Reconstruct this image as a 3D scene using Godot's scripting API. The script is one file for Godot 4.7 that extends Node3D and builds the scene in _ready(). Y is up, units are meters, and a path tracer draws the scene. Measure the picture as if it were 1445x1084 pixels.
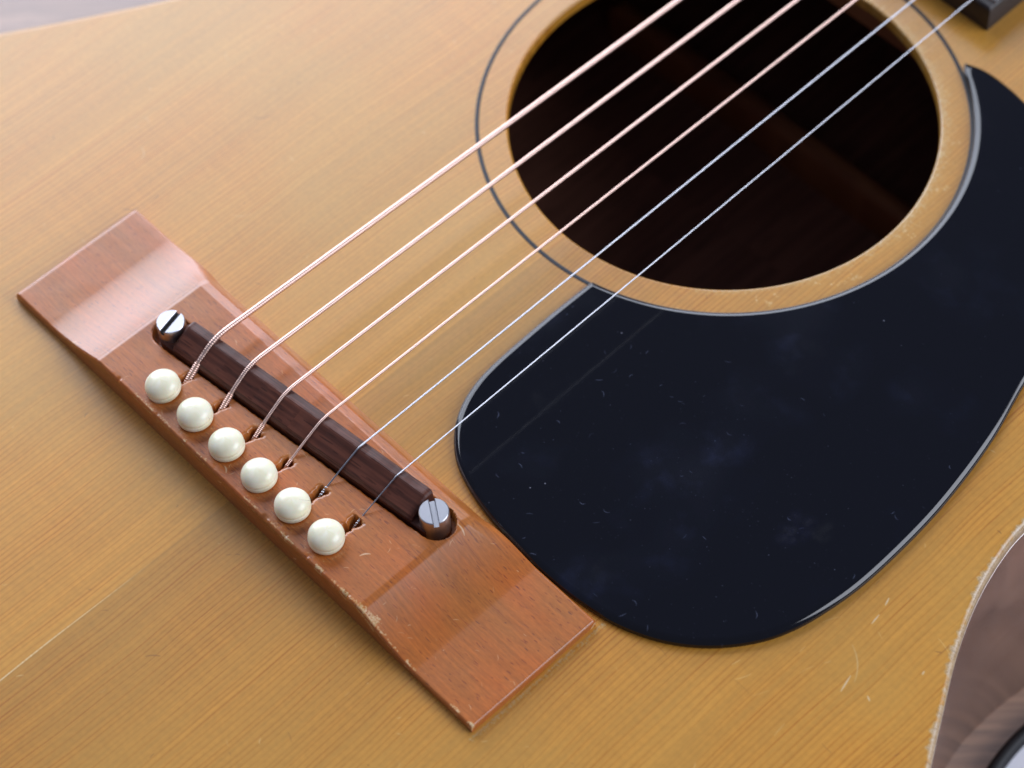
extends Node3D
# A close-up of an old acoustic guitar lying on a wooden floor. All shapes below are worked out in millimetres
# (x along the strings towards the neck, y up from the soundboard, z towards the treble side) and stored in metres.

const MM := 0.001
const LIFT := 98.0                       # the soundboard lies this high above the floor
const HOLE := Vector2(135.55, 0.1)
const HOLE_R := 51.4
const RING_R := 58.86
const HOLE_X := [-5.6, -5.0, -4.5, -4.5, -3.9, -3.6]      # where each string leaves its notch in the bridge
const HOLE_DZ := [1.1, 1.4, 1.3, 1.0, 0.8, 0.8]

var M := {}
var rng := RandomNumberGenerator.new()
var guitar: Node3D

# ---------------------------------------------------------------- helpers
func named(o: Node3D, called: String, parent: Node) -> Node3D:
	o.name = called
	parent.add_child(o, true)
	return o

func tag(o: Node3D, label := "", category := "", group := "", kind := "") -> void:
	if label: o.set_meta("label", label)
	if category: o.set_meta("category", category)
	if group: o.set_meta("group", group)
	if kind: o.set_meta("kind", kind)

class Faces:
	var v := PackedVector3Array()
	var n := PackedVector3Array()
	var uv := PackedVector2Array()
	var ix := PackedInt32Array()
	func vert(p: Vector3, nn: Vector3, t := Vector2.ZERO) -> int:
		v.append(p * 0.001); n.append(nn); uv.append(t)
		return v.size() - 1
	func tri(a: int, b: int, c: int) -> void:      # wound so that the face looks along its normals
		var g := (v[b] - v[a]).cross(v[c] - v[a])
		if g.dot(n[a] + n[b] + n[c]) > 0.0: ix.append_array([a, c, b])
		else: ix.append_array([a, b, c])
	func quad(a: int, b: int, c: int, d: int) -> void:
		tri(a, b, c); tri(a, c, d)
	func mesh() -> ArrayMesh:
		var arr := []
		arr.resize(Mesh.ARRAY_MAX)
		arr[Mesh.ARRAY_VERTEX] = v
		arr[Mesh.ARRAY_NORMAL] = n
		arr[Mesh.ARRAY_TEX_UV] = uv
		arr[Mesh.ARRAY_INDEX] = ix
		var m := ArrayMesh.new()
		m.add_surface_from_arrays(Mesh.PRIMITIVE_TRIANGLES, arr)
		return m

func put(f: Faces, called: String, material: Material, parent: Node, at := Vector3.ZERO) -> MeshInstance3D:
	var o := MeshInstance3D.new()
	o.mesh = f.mesh()
	o.material_override = material
	o.position = at * MM
	named(o, called, parent)
	return o

func add_surface(o: MeshInstance3D, f: Faces, material: Material) -> void:
	var arr := f.mesh().surface_get_arrays(0)
	(o.mesh as ArrayMesh).add_surface_from_arrays(Mesh.PRIMITIVE_TRIANGLES, arr)
	o.set_surface_override_material(0, o.material_override)
	o.set_surface_override_material(1, material)
	o.material_override = null

func area_sign(pts: PackedVector2Array) -> float:
	var s := 0.0
	for i in pts.size(): s += pts[i].cross(pts[(i + 1) % pts.size()])
	return signf(s)

# Outline (in x, z) swept along a profile of (inset, height); closed above and below if asked.
func prism(f: Faces, pts: PackedVector2Array, prof: PackedVector2Array, uvf: Callable, cap_top := true, cap_low := false, closed := true) -> void:
	var c := pts.size()
	var sg := area_sign(pts)
	var en := PackedVector2Array()
	for i in c:
		var d := (pts[(i + 1) % c] - pts[i]).normalized()
		en.append(Vector2(d.y, -d.x) * sg)
	var mit := PackedVector2Array()
	for i in c:
		var a := en[(i + c - 1) % c]
		var b := en[i]
		if not closed and i == 0: a = b
		if not closed and i == c - 1: b = a
		var m := (a + b)
		mit.append(m / maxf(0.35, 0.5 * m.length_squared()))
	var pn := []
	var k := prof.size()
	for j in k - 1:
		var d2 := (prof[j + 1] - prof[j]).normalized()
		pn.append(Vector2(d2.y, d2.x))               # (outward, up) for a profile that goes upwards and inwards
	for i in (c if closed else c - 1):
		var i2 := (i + 1) % c
		for j in k - 1:
			var ids := []
			for w in [[i, j], [i2, j], [i2, j + 1], [i, j + 1]]:
				var vi: int = w[0]
				var vj: int = w[1]
				var other := en[(vi + c - 1) % c] if vi == i else en[vi]
				if not closed and (vi == 0 or vi == c - 1): other = en[i]
				var o2 := en[i]
				if other.dot(en[i]) > 0.75: o2 = (other + en[i]).normalized()
				var q: Vector2 = pn[j]
				var jo := j - 1 if vj == j else j + 1
				if jo >= 0 and jo < k - 1 and (pn[jo] as Vector2).dot(q) > 0.72: q = ((pn[jo] as Vector2) + q).normalized()
				var at := pts[vi] - mit[vi] * prof[vj].x
				var p := Vector3(at.x, prof[vj].y, at.y)
				var nn := Vector3(o2.x * q.x, q.y, o2.y * q.x)
				ids.append(f.vert(p, nn, uvf.call(p, true)))
			f.quad(ids[0], ids[1], ids[2], ids[3])
	for which in 2:
		if (which == 0 and not cap_top) or (which == 1 and not cap_low): continue
		var row: Vector2 = prof[k - 1] if which == 0 else prof[0]
		var poly := PackedVector2Array()
		for i in c: poly.append(pts[i] - mit[i] * row.x)
		var t := Geometry2D.triangulate_polygon(poly)
		var base := f.v.size()
		for q in poly:
			var p := Vector3(q.x, row.y, q.y)
			f.vert(p, Vector3.UP if which == 0 else Vector3.DOWN, uvf.call(p, false))
		for i in t.size() / 3: f.tri(base + t[i * 3], base + t[i * 3 + 1], base + t[i * 3 + 2])

func flat_uv(p: Vector3, _side: bool) -> Vector2: return Vector2(p.x, p.z) * 0.01

# A surface of revolution about y: profile of (radius, height).
func lathe(f: Faces, prof: PackedVector2Array, sides: int, centre := Vector3.ZERO, wobble := 0.0) -> void:
	var k := prof.size()
	var length := 0.0
	var total := 0.0
	for j in k - 1: total += prof[j].distance_to(prof[j + 1])
	for j in k - 1:
		var d := prof[j + 1] - prof[j]
		var nn := Vector2(d.y, -d.x).normalized()
		var na := nn
		var nb := nn
		if j > 0:
			var d0 := prof[j] - prof[j - 1]
			var q := Vector2(d0.y, -d0.x).normalized()
			if q.dot(nn) > 0.7: na = (q + nn).normalized()
		if j < k - 2:
			var d1 := prof[j + 2] - prof[j + 1]
			var q1 := Vector2(d1.y, -d1.x).normalized()
			if q1.dot(nn) > 0.7: nb = (q1 + nn).normalized()
		var ring := []
		for s in sides + 1:
			var a := TAU * s / sides
			var wob := 1.0 + wobble * sin(2.0 * a + 1.0) + wobble * 0.6 * sin(3.0 * a)
			var c := cos(a)
			var e := sin(a)
			ring.append(f.vert(centre + Vector3(prof[j].x * c * wob, prof[j].y, prof[j].x * e * wob), Vector3(na.x * c, na.y, na.x * e), Vector2(a / TAU, length / total)))
			ring.append(f.vert(centre + Vector3(prof[j + 1].x * c * wob, prof[j + 1].y, prof[j + 1].x * e * wob), Vector3(nb.x * c, nb.y, nb.x * e), Vector2(a / TAU, (length + d.length()) / total)))
		for s in sides:
			f.quad(ring[s * 2], ring[s * 2 + 2], ring[s * 2 + 3], ring[s * 2 + 1])
		length += d.length()

# A tube along a path; radius is a function of (distance, angle).
func tube(f: Faces, path: PackedVector3Array, step: float, sides: int, radius: Callable, close_ends := true) -> void:
	var pts := PackedVector3Array([path[0]])
	var dist := PackedFloat32Array([0.0])
	var s := 0.0
	for i in path.size() - 1:
		var seg := path[i + 1] - path[i]
		var l := seg.length()
		var cnt := maxi(1, int(ceil(l / step)))
		for q in cnt:
			pts.append(path[i] + seg * ((q + 1.0) / cnt))
			dist.append(s + l * (q + 1.0) / cnt)
		s += l
	var tan := PackedVector3Array()
	for i in pts.size(): tan.append((pts[mini(i + 1, pts.size() - 1)] - pts[maxi(i - 1, 0)]).normalized())
	var up := Vector3.UP
	var base := f.v.size()
	for i in pts.size():
		var side := tan[i].cross(up).normalized()
		var u := side.cross(tan[i]).normalized()
		up = u
		for q in sides:
			var a := TAU * q / sides
			var dir := side * cos(a) + u * sin(a)
			var r: float = radius.call(dist[i], a)
			var r2: float = radius.call(dist[i] + 0.02, a)
			var slope := clampf((r2 - r) / 0.02, -1.2, 1.2)
			f.vert(pts[i] + dir * r, (dir - tan[i] * slope).normalized(), Vector2(float(q) / sides, dist[i] * 0.1))
	for i in pts.size() - 1:
		for q in sides:
			var q2 := (q + 1) % sides
			f.quad(base + i * sides + q, base + i * sides + q2, base + (i + 1) * sides + q2, base + (i + 1) * sides + q)
	if close_ends:
		for e in [0, pts.size() - 1]:
			var nn: Vector3 = -tan[e] if e == 0 else tan[e]
			var mid := f.vert(pts[e], nn)
			var first := f.v.size()
			for q in sides: f.vert(f.v[base + e * sides + q] / MM, nn)
			for q in sides: f.tri(mid, first + q, first + (q + 1) % sides)

func box(f: Faces, lo: Vector3, hi: Vector3, bevel := 0.2) -> void:
	var pts := PackedVector2Array([Vector2(lo.x, lo.z), Vector2(hi.x, lo.z), Vector2(hi.x, hi.z), Vector2(lo.x, hi.z)])
	prism(f, pts, PackedVector2Array([Vector2(0, lo.y), Vector2(0, hi.y - bevel), Vector2(bevel * 0.3, hi.y - bevel * 0.3), Vector2(bevel, hi.y)]), flat_uv, true, true)

func spline(ctrl: PackedVector2Array, per: int) -> PackedVector2Array:
	var out := PackedVector2Array()
	var c := ctrl.size()
	for i in c - 1:
		var a := ctrl[maxi(i - 1, 0)]
		var d := ctrl[mini(i + 2, c - 1)]
		for q in per: out.append(ctrl[i].cubic_interpolate(ctrl[i + 1], a, d, float(q) / per))
	out.append(ctrl[c - 1])
	return out

# ---------------------------------------------------------------- textures
func noise_bytes(w: int, h: int, sw: int, sh: int, sd: int, freq: float, octaves := 3) -> PackedByteArray:
	var fn := FastNoiseLite.new()
	fn.seed = sd
	fn.noise_type = FastNoiseLite.TYPE_SIMPLEX_SMOOTH
	fn.frequency = freq
	fn.fractal_octaves = octaves
	var im := fn.get_image(sw, sh)
	if sw != w or sh != h: im.resize(w, h, Image.INTERPOLATE_CUBIC)
	return im.get_data()

func dab(im: Image, x: float, y: float, r: float, col: Color, a: float) -> void:
	for j in range(int(floor(y - r)), int(ceil(y + r)) + 1):
		for i in range(int(floor(x - r)), int(ceil(x + r)) + 1):
			if i < 0 or j < 0 or i >= im.get_width() or j >= im.get_height(): continue
			var d := Vector2(i - x, j - y).length()
			var k := clampf(r + 0.5 - d, 0.0, 1.0) * a
			if k > 0.0: im.set_pixel(i, j, im.get_pixel(i, j).lerp(col, k))

func stroke(im: Image, from: Vector2, to: Vector2, r: float, col: Color, a: float, bow := 0.0) -> void:
	var n := maxi(2, int(from.distance_to(to) / maxf(0.5, r)) + 1)
	var side := (to - from).orthogonal()
	for i in n + 1:
		var t := float(i) / n
		var p := from.lerp(to, t) + side * bow * 4.0 * t * (1.0 - t)
		dab(im, p.x, p.y, r * (0.6 + 0.4 * sin(t * PI)), col, a)

func texture(im: Image) -> ImageTexture: return ImageTexture.create_from_image(im)

func grey_image(w: int, h: int, data: PackedByteArray) -> Image: return Image.create_from_data(w, h, false, Image.FORMAT_L8, data)

const TW := 2016
const TH := 1960
const TPX := 5.6
func top_px(x: float, z: float) -> Vector2: return Vector2((x + 110.0) * TPX, (z + 175.0) * TPX)

func soundboard_textures() -> Array:
	# one line of grain per year of growth, mirrored about the centre seam
	var res := 20.0
	var lines := PackedFloat32Array()
	lines.resize(int(200 * res))
	var broad := PackedFloat32Array()
	broad.resize(int(200 * res))
	var z := 0.3
	rng.seed = 11
	while z < 198.0:
		var gap := rng.randf_range(0.85, 1.45) if z < 60 else rng.randf_range(0.9, 1.6)
		var strong := rng.randf_range(0.5, 1.0)
		var wide := rng.randf_range(0.12, 0.22)
		for i in range(maxi(0, int((z - 1.2) * res)), mini(lines.size(), int((z + 1.0) * res))):
			var d := i / res - z
			lines[i] = maxf(lines[i], strong * (exp(-d * d / (wide * wide)) * 0.85 + (0.25 * exp(d / 0.5) if d < 0.0 else 0.0)))
		z += gap
	z = 0.2
	while z < 198.0:
		var strong := rng.randf_range(0.08, 0.34)
		for i in range(maxi(0, int((z - 0.3) * res)), mini(lines.size(), int((z + 0.3) * res))):
			var d := i / res - z
			lines[i] = maxf(lines[i], strong * exp(-d * d / 0.012))
		z += rng.randf_range(0.28, 0.6)
	for i in broad.size():
		var q := i / res
		broad[i] = 0.5 * sin(q * 0.19 + 1.0) + 0.3 * sin(q * 0.47 + 2.0) + 0.2 * sin(q * 1.13)
	var n1 := noise_bytes(TW, TH, 208, 202, 5, 0.022, 3)           # slow changes of tone
	var n2 := noise_bytes(TW, TH, 72, 1960, 6, 0.09, 3)            # fibres along the grain
	var n3 := noise_bytes(TW, TH, 2016, 180, 7, 0.05, 3)           # silk across it
	var n4 := noise_bytes(TW, TH, 1008, 980, 8, 0.21, 2)            # mottling
	var data := PackedByteArray()
	data.resize(TW * TH * 3)
	var hgt := PackedByteArray()
	hgt.resize(TW * TH)
	var bend_a := PackedFloat32Array()
	var bend_b := PackedFloat32Array()
	for i in TW:
		var x := i / TPX - 110.0
		bend_a.append(0.5 * sin(x * 0.021) + 0.25 * sin(x * 0.063 + 1.0))
		bend_b.append(0.010 * sin(x * 0.009 + 0.6))
	var at := 0
	for j in TH:
		var zz := j / TPX - 175.0
		var seam := zz + 0.5
		var off := 0.0 if seam > 0.0 else 3.3
		var tilt := 0.0 if seam > 0.0 else 0.006
		var az := absf(seam)
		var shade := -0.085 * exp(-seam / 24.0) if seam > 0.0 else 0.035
		for i in TW:
			var zq := az + bend_a[i] * minf(1.0, az * 0.05) + bend_b[i] * az + tilt * i * 0.2 + off + (n1[at] - 128) * 0.006
			var q := clampi(int(zq * res), 0, 3998)
			var g := lines[q]
			var fib := (n2[at] - 128) * 0.0078
			var silk := (n3[at] - 128) * 0.0078
			var mot := (n4[at] - 128) * 0.0078
			var tone := (n1[at] - 128) * 0.0078
			g = clampf(g * (0.62 + 0.45 * tone + 0.5 * fib) , 0.0, 1.0)
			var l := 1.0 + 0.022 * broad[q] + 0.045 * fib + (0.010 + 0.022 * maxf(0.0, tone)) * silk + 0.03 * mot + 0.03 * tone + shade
			var dk := g * 0.85
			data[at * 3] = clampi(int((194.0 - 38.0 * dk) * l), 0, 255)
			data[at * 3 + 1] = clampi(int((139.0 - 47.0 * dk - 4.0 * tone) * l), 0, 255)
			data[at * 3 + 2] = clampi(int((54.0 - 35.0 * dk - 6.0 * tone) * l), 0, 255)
			hgt[at] = clampi(int(128 - 40.0 * g + 26.0 * fib + 34.0 * mot + 6.0 * silk), 0, 255)
			at += 1
	var im := Image.create_from_data(TW, TH, false, Image.FORMAT_RGB8, data)
	rng.seed = 23
	# lacquer worn off along the waist edge and round the sound hole
	var pale := Color8(186, 164, 138)
	var edge := outline_treble()
	var s := 0.0
	for i in edge.size() - 1:
		var a := edge[i]
		var b := edge[i + 1]
		if a.x < -30.0 or a.x > 240.0: continue
		var d := (b - a).normalized()
		var inw := Vector2(d.y, -d.x)
		if inw.y > 0.0: inw = -inw
		var steps := int(a.distance_to(b) / 0.16) + 1
		for q in steps:
			var p := a.lerp(b, float(q) / steps)
			s += 0.16
			var wdt := 1.35 + 0.45 * sin(s * 0.31) + 0.28 * sin(s * 1.3) + 0.25 * sin(s * 3.1) + rng.randf_range(-0.12, 0.12)
			var u := -0.4
			while u < wdt:
				var pp := top_px(p.x + inw.x * u, p.y + inw.y * u)
				var c := pale.lerp(Color8(206, 196, 180), rng.randf()) if rng.randf() < 0.8 else Color8(150, 125, 95)
				dab(im, pp.x, pp.y, 0.6, c, 0.75 if u < wdt - 0.4 else 0.4)
				u += 0.2
			if rng.randf() < 0.007:
				var p1 := top_px(p.x, p.y)
				var p2 := top_px(p.x + inw.x * rng.randf_range(1.0, 2.2) + rng.randf_range(-0.6, 0.6), p.y + inw.y * 1.6)
				stroke(im, p1, p2, 0.6, Color8(110, 92, 74), 0.4, 0.1)
	for k in 5200:
		var a := rng.randf_range(-1.15, 2.5)
		var wear := 0.55 + 0.45 * sin(a * 2.2 - 0.4)
		var wdt := (1.2 + 1.6 * wear) * absf(rng.randfn(0.0, 0.6))
		var r := HOLE_R + wdt
		if wdt > 4.2: continue
		var pp := top_px(HOLE.x + cos(a) * r, HOLE.y + sin(a) * r)
		dab(im, pp.x, pp.y, rng.randf_range(0.5, 1.6), Color8(200, 172, 128), 0.14 + 0.36 * wear * exp(-wdt * 0.6))
	for k in 26:
		var a := rng.randf_range(-0.9, 2.3)
		var r := HOLE_R + rng.randf_range(1.0, 5.0)
		for q in 7:
			var pp := top_px(HOLE.x + cos(a) * r + rng.randf_range(-0.8, 0.8), HOLE.y + sin(a) * r + rng.randf_range(-0.8, 0.8))
			dab(im, pp.x, pp.y, rng.randf_range(0.5, 1.6), Color8(218, 194, 152), 0.4)
	# the seam shows as a pale scratch below the bridge
	for k in 300:
		var t := k / 300.0
		var pp := top_px(-100.0 + 63.0 * t, -0.45 + 0.12 * sin(t * 9.0))
		dab(im, pp.x, pp.y, 1.1, Color8(226, 204, 164), 0.85 * (1.0 - t * t) * rng.randf_range(0.5, 1.0))
	# dents, scratches, specks
	for k in 620:
		var p := top_px(rng.randf_range(-105, 245), rng.randf_range(-170, 170))
		var a := rng.randf() * TAU
		var l := rng.randf_range(1.0, 9.0) * (1.0 if rng.randf() < 0.85 else 3.0)
		var light := rng.randf() < 0.6
		stroke(im, p, p + Vector2(cos(a), sin(a)) * l, rng.randf_range(0.45, 0.8), Color8(220, 190, 140) if light else Color8(120, 80, 40), rng.randf_range(0.12, 0.4), rng.randf_range(-0.2, 0.2))
	for k in 60:
		var p := top_px(rng.randf_range(20, 120), rng.randf_range(85, 150))
		var a := rng.randfn(0.15, 0.25) + (PI * 0.5 if rng.randf() < 0.25 else 0.0)
		stroke(im, p, p + Vector2(cos(a), sin(a)) * rng.randf_range(4, 26), 0.5, Color8(224, 190, 130) if rng.randf() < 0.5 else Color8(140, 95, 45), rng.randf_range(0.12, 0.4), rng.randf_range(-0.06, 0.06))
	for q in [[58.0, 116.5, 60.6, 116.2], [63.2, 115.6, 65.0, 115.0], [42.0, 122.5, 46.0, 121.5], [56.5, 131.5, 57.3, 131.3], [44.5, 128.0, 45.0, 127.0]]:
		stroke(im, top_px(q[0], q[1]), top_px(q[2], q[3]), 1.0, Color8(214, 194, 165), 0.6)
	stroke(im, top_px(51.5, 117.0), top_px(45.5, 123.0), 1.0, Color8(206, 180, 140), 0.3, 0.1)
	# dust and polish gathered along the foot of the bridge
	for k in 1500:
		var t := rng.randf()
		var p := Vector2(lerpf(-19, 19, t), 77.4 + absf(rng.randfn(0, 0.5))) if k % 3 else Vector2(-17.6 - absf(rng.randfn(0, 0.6)), lerpf(-78, 78, t))
		var pp := top_px(p.x, p.y)
		dab(im, pp.x, pp.y, rng.randf_range(0.5, 1.1), Color8(196, 176, 140) if k % 3 else Color8(120, 84, 48), 0.22)
	var hi := grey_image(TW, TH, hgt)
	hi.resize(1344, 1306, Image.INTERPOLATE_BILINEAR)
	return [texture(im), texture(hi)]

const BPX := 11.0
func bridge_px(x: float, z: float) -> Vector2: return Vector2((x + 17.5) * BPX, (z + 77.0) * BPX)

func bridge_texture() -> Array:
	var w := 385
	var h := 1694
	var n1 := noise_bytes(w, h, 48, 106, 31, 0.05, 3)
	var n2 := noise_bytes(w, h, 385, 60, 32, 0.10, 4)
	var n3 := noise_bytes(w, h, 385, 424, 33, 0.16, 3)
	var data := PackedByteArray()
	data.resize(w * h * 3)
	for at in w * h:
		var tone := (n1[at] - 128) * 0.0078
		var fib := (n2[at] - 128) * 0.0078
		var mot := (n3[at] - 128) * 0.0078
		var l := 1.0 + 0.05 * tone + 0.08 * fib + 0.06 * mot
		data[at * 3] = clampi(int(174.0 * l), 0, 255)
		data[at * 3 + 1] = clampi(int((98.0 - 6.0 * tone) * l), 0, 255)
		data[at * 3 + 2] = clampi(int((37.0 - 6.0 * tone) * l), 0, 255)
	var im := Image.create_from_data(w, h, false, Image.FORMAT_RGB8, data)
	var bump := Image.create(w, h, false, Image.FORMAT_L8)
	bump.fill(Color(0.5, 0.5, 0.5))
	for j in h:
		for i in w: bump.set_pixel(i, j, Color.from_hsv(0, 0, 0.55 + (n3[j * w + i] - 128) * 0.0012 + (n2[j * w + i] - 128) * 0.001))
	rng.seed = 41
	for k in 1300:
		var p := bridge_px(rng.randf_range(-17.3, 17.3), rng.randf_range(-76, 76))
		var l := rng.randf_range(4.0, 17.0)
		var dx := rng.randfn(0.06, 0.08)
		var big := rng.randf() < 0.3
		var dark := Color8(112, 48, 24) if rng.randf() < 0.7 else Color8(96, 52, 34)
		stroke(im, p, p + Vector2(dx * l, l), 0.95 if big else 0.6, dark, rng.randf_range(0.25, 0.75) if big else rng.randf_range(0.12, 0.4), rng.randf_range(-0.08, 0.08))
		if big: stroke(bump, p, p + Vector2(dx * l, l), 0.9, Color(0.3, 0.3, 0.3), 0.5)
	for k in 60:
		var p := bridge_px(rng.randf_range(-15, 15), rng.randf_range(-70, 60))
		stroke(im, p, p + Vector2(rng.randf_range(-4, 4), rng.randf_range(40, 120)), 0.7, Color8(120, 56, 30), 0.4)
	var pale := Color8(216, 182, 138)
	# chips along the front edge
	for k in 24:
		var zc := rng.randf_range(-55, 76)
		var l := rng.randf_range(0.3, 2.2)
		for q in 14:
			var p := bridge_px(-17.1 + absf(rng.randfn(0, 0.25)), zc + rng.randf_range(-l, l))
			dab(im, p.x, p.y, rng.randf_range(0.8, 2.4), pale, 0.5)
	for q in [[43.5, 1.0, 1.6], [45.6, 1.3, 2.0], [46.8, 2.0, 1.0], [38.5, 0.7, 1.4], [76.5, 0.6, 1.0], [30.0, 0.6, 1.2], [20.0, 0.4, 2.0]]:
		for k in 60:
			var p := bridge_px(-17.3 + rng.randf() * float(q[1]), float(q[0]) + rng.randfn(0, float(q[2]) * 0.5))
			dab(im, p.x, p.y, rng.randf_range(0.8, 2.2), pale if rng.randf() < 0.8 else Color8(190, 160, 100), 0.6)
	# bare wood round the pins and the notches
	for i in 6:
		var zc := -0.7 + 10.82 * (i - 2.5)
		for k in 150:
			var a := rng.randf() * TAU
			var r := 4.3 + absf(rng.randfn(0, 0.45))
			var p := bridge_px(-11.6 + cos(a) * r, zc + sin(a) * r)
			dab(im, p.x, p.y, rng.randf_range(0.7, 2.0), pale if cos(a) < 0.5 else Color8(190, 128, 84), 0.18)
		for k in 120:
			var u := rng.randf()
			var sgn := -1.0 if rng.randf() < 0.5 else 1.0
			var p := bridge_px(-8.0 + 4.6 * u, zc + 0.8 + sgn * (notch_half(i, -8.0 + 4.6 * u) + absf(rng.randfn(0.1, 0.3))) + 0.2)
			dab(im, p.x, p.y, rng.randf_range(0.7, 2.1), Color8(196, 146, 100), 0.15)
		for k in 40:
			var p := bridge_px(-3.6 + absf(rng.randfn(0, 0.6)), zc + 0.9 + rng.randfn(0, 1.0))
			dab(im, p.x, p.y, rng.randf_range(0.7, 1.9), Color8(206, 164, 118), 0.3)
		# dark insides of the notches
	for k in 90:
		var p := bridge_px(rng.randf_range(-17, 16), rng.randf_range(-40, 76))
		var a := rng.randf() * TAU
		stroke(im, p, p + Vector2(cos(a), sin(a)) * rng.randf_range(3, 16), 0.7, Color8(224, 190, 160), rng.randf_range(0.15, 0.5), 0.1)
	for q in [[-9.0, 34.0, -7.2, 35.2], [-12.0, 21.5, -13.2, 22.6], [10.6, 42.6, 10.2, 45.2], [-3.5, -22.5, -3.0, -21.0], [-15.0, -3.0, -15.8, -1.6]]:
		stroke(im, bridge_px(q[0], q[1]), bridge_px(q[2], q[3]), 2.2, Color8(222, 190, 160), 0.6, 0.1)
	return [texture(im), texture(bump)]

func pickguard_textures() -> Array:
	var w := 1100
	var h := 620            # covers x 10..205, z 5..115
	var n1 := noise_bytes(w, h, 110, 62, 51, 0.045, 3)
	var n2 := noise_bytes(w, h, 550, 310, 52, 0.03, 4)
	var data := PackedByteArray()
	data.resize(w * h * 3)
	var rough := PackedByteArray()
	rough.resize(w * h)
	for at in w * h:
		var t := 0.6 * maxf(0.0, (n1[at] - 120) * 0.0078)
		var u := maxf(0.0, (n2[at] - 140) * 0.0078)
		var k := t * 0.8 + t * u * 4.0
		data[at * 3] = int(5 + 4 * k)
		data[at * 3 + 1] = int(7 + 6 * k)
		data[at * 3 + 2] = int(16 + 12 * k)
		rough[at] = clampi(int(22 + 34 * t + 30 * u * t), 0, 255)
	var im := Image.create_from_data(w, h, false, Image.FORMAT_RGB8, data)
	var ri := grey_image(w, h, rough)
	rng.seed = 61
	var px := func(x: float, z: float) -> Vector2: return Vector2((x - 10.0) / 195.0 * w, (z - 5.0) / 110.0 * h)
	# finger smears
	for q in [[63.0, 91.0, 5.5, 0.5], [66.5, 96.0, 3.0, 0.25], [44.0, 26.0, 7.0, 0.14], [50.0, 30.0, 6.0, 0.14], [35.0, 40.0, 8.0, 0.10], [28.0, 70.0, 5.0, 0.12], [96.0, 62.0, 6.0, 0.12]]:
		for k in 70:
			var a := rng.randf() * TAU
			var r: float = float(q[2]) * sqrt(rng.randf())
			var p: Vector2 = px.call(float(q[0]) + cos(a) * r, float(q[1]) + sin(a) * r * 0.6)
			dab(im, p.x, p.y, rng.randf_range(3, 9), Color8(34, 40, 64), 0.025 * float(q[3]) * 2.0)
			dab(ri, p.x, p.y, rng.randf_range(3, 9), Color(0.45, 0.45, 0.45), 0.06 * float(q[3]) * 2.0)
	# dust specks and short curved lint
	for k in 900:
		var x := rng.randf_range(15, 195)
		if rng.randf() < 0.65: x = rng.randf_range(17, 75)
		var p: Vector2 = px.call(x, rng.randf_range(10, 112))
		var c := Color8(150, 160, 185).lerp(Color8(190, 170, 160), rng.randf() * 0.5)
		dab(im, p.x, p.y, rng.randf_range(0.3, 0.75), c, rng.randf_range(0.08, 0.5) * (1.0 if rng.randf() < 0.25 else 0.4))
	for k in 60:
		var x := rng.randf_range(17, 90) if rng.randf() < 0.75 else rng.randf_range(20, 190)
		var p: Vector2 = px.call(x, rng.randf_range(16, 108))
		var a := rng.randf() * TAU
		stroke(im, p, p + Vector2(cos(a), sin(a)) * rng.randf_range(3, 10), 0.5, Color8(130, 138, 160), rng.randf_range(0.08, 0.4), rng.randf_range(-0.25, 0.25))
	for q in [[72.5, 29.0], [116.0, 68.0], [30.0, 44.0], [33.0, 45.5]]:
		var p: Vector2 = px.call(q[0], q[1])
		dab(im, p.x, p.y, 0.9, Color8(206, 206, 216), 0.7)
	return [texture(im), texture(ri)]

func wood_texture(w: int, h: int, base: Color, dark: Color, sd: int, stretch: int, streaks: int) -> ImageTexture:
	# grain runs along v
	var n1 := noise_bytes(w, h, maxi(8, w / 8), maxi(8, h / 24), sd, 0.06, 3)
	var n2 := noise_bytes(w, h, w, maxi(6, h / stretch), sd + 1, 0.09, 4)
	var data := PackedByteArray()
	data.resize(w * h * 3)
	for at in w * h:
		var k := clampf(0.45 + (n2[at] - 128) * 0.0062 + (n1[at] - 128) * 0.004, 0.0, 1.0)
		var c := dark.lerp(base, k)
		data[at * 3] = int(c.r * 255.0)
		data[at * 3 + 1] = int(c.g * 255.0)
		data[at * 3 + 2] = int(c.b * 255.0)
	var im := Image.create_from_data(w, h, false, Image.FORMAT_RGB8, data)
	rng.seed = sd
	for k in streaks:
		var p := Vector2(rng.randf() * w, rng.randf() * h)
		stroke(im, p, p + Vector2(rng.randf_range(-1, 1), rng.randf_range(8, 40)), 0.8, dark.darkened(0.35), rng.randf_range(0.2, 0.6))
	return texture(im)

func pin_texture(sd: int, cracks: Array) -> ImageTexture:
	var w := 256
	var h := 128
	var n1 := noise_bytes(w, h, 64, 32, sd, 0.07, 3)
	var im := Image.create(w, h, false, Image.FORMAT_RGB8)
	for j in h:
		for i in w:
			var t := (n1[j * w + i] - 128) * 0.0078
			var foot := clampf((26.0 - j) / 12.0, 0.0, 1.0) * 0.3
			im.set_pixel(i, j, Color8(int(247 + 5 * t), int(240 + 6 * t), int(210 + 12 * t)).lerp(Color8(170, 138, 100), foot * (1.0 + 0.8 * t)))
	for c in cracks:
		var n := 24
		for q in n:
			var t := float(q) / n
			dab(im, fposmod((c[0] + (c[2] - c[0]) * t) * w, w), (c[1] + (c[3] - c[1]) * t) * h, 0.75, Color8(92, 74, 54), float(c[4]) * (1.0 - 0.6 * t))
	return texture(im)

func mat(col: Color, rough: float, metal := 0.0, tex: Texture2D = null) -> StandardMaterial3D:
	var m := StandardMaterial3D.new()
	m.albedo_color = col
	m.roughness = rough
	m.metallic = metal
	if tex: m.albedo_texture = tex
	return m

func relief(m: StandardMaterial3D, tex: Texture2D, centimetres: float) -> void:
	m.heightmap_enabled = true
	m.heightmap_texture = tex
	m.heightmap_scale = centimetres

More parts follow.
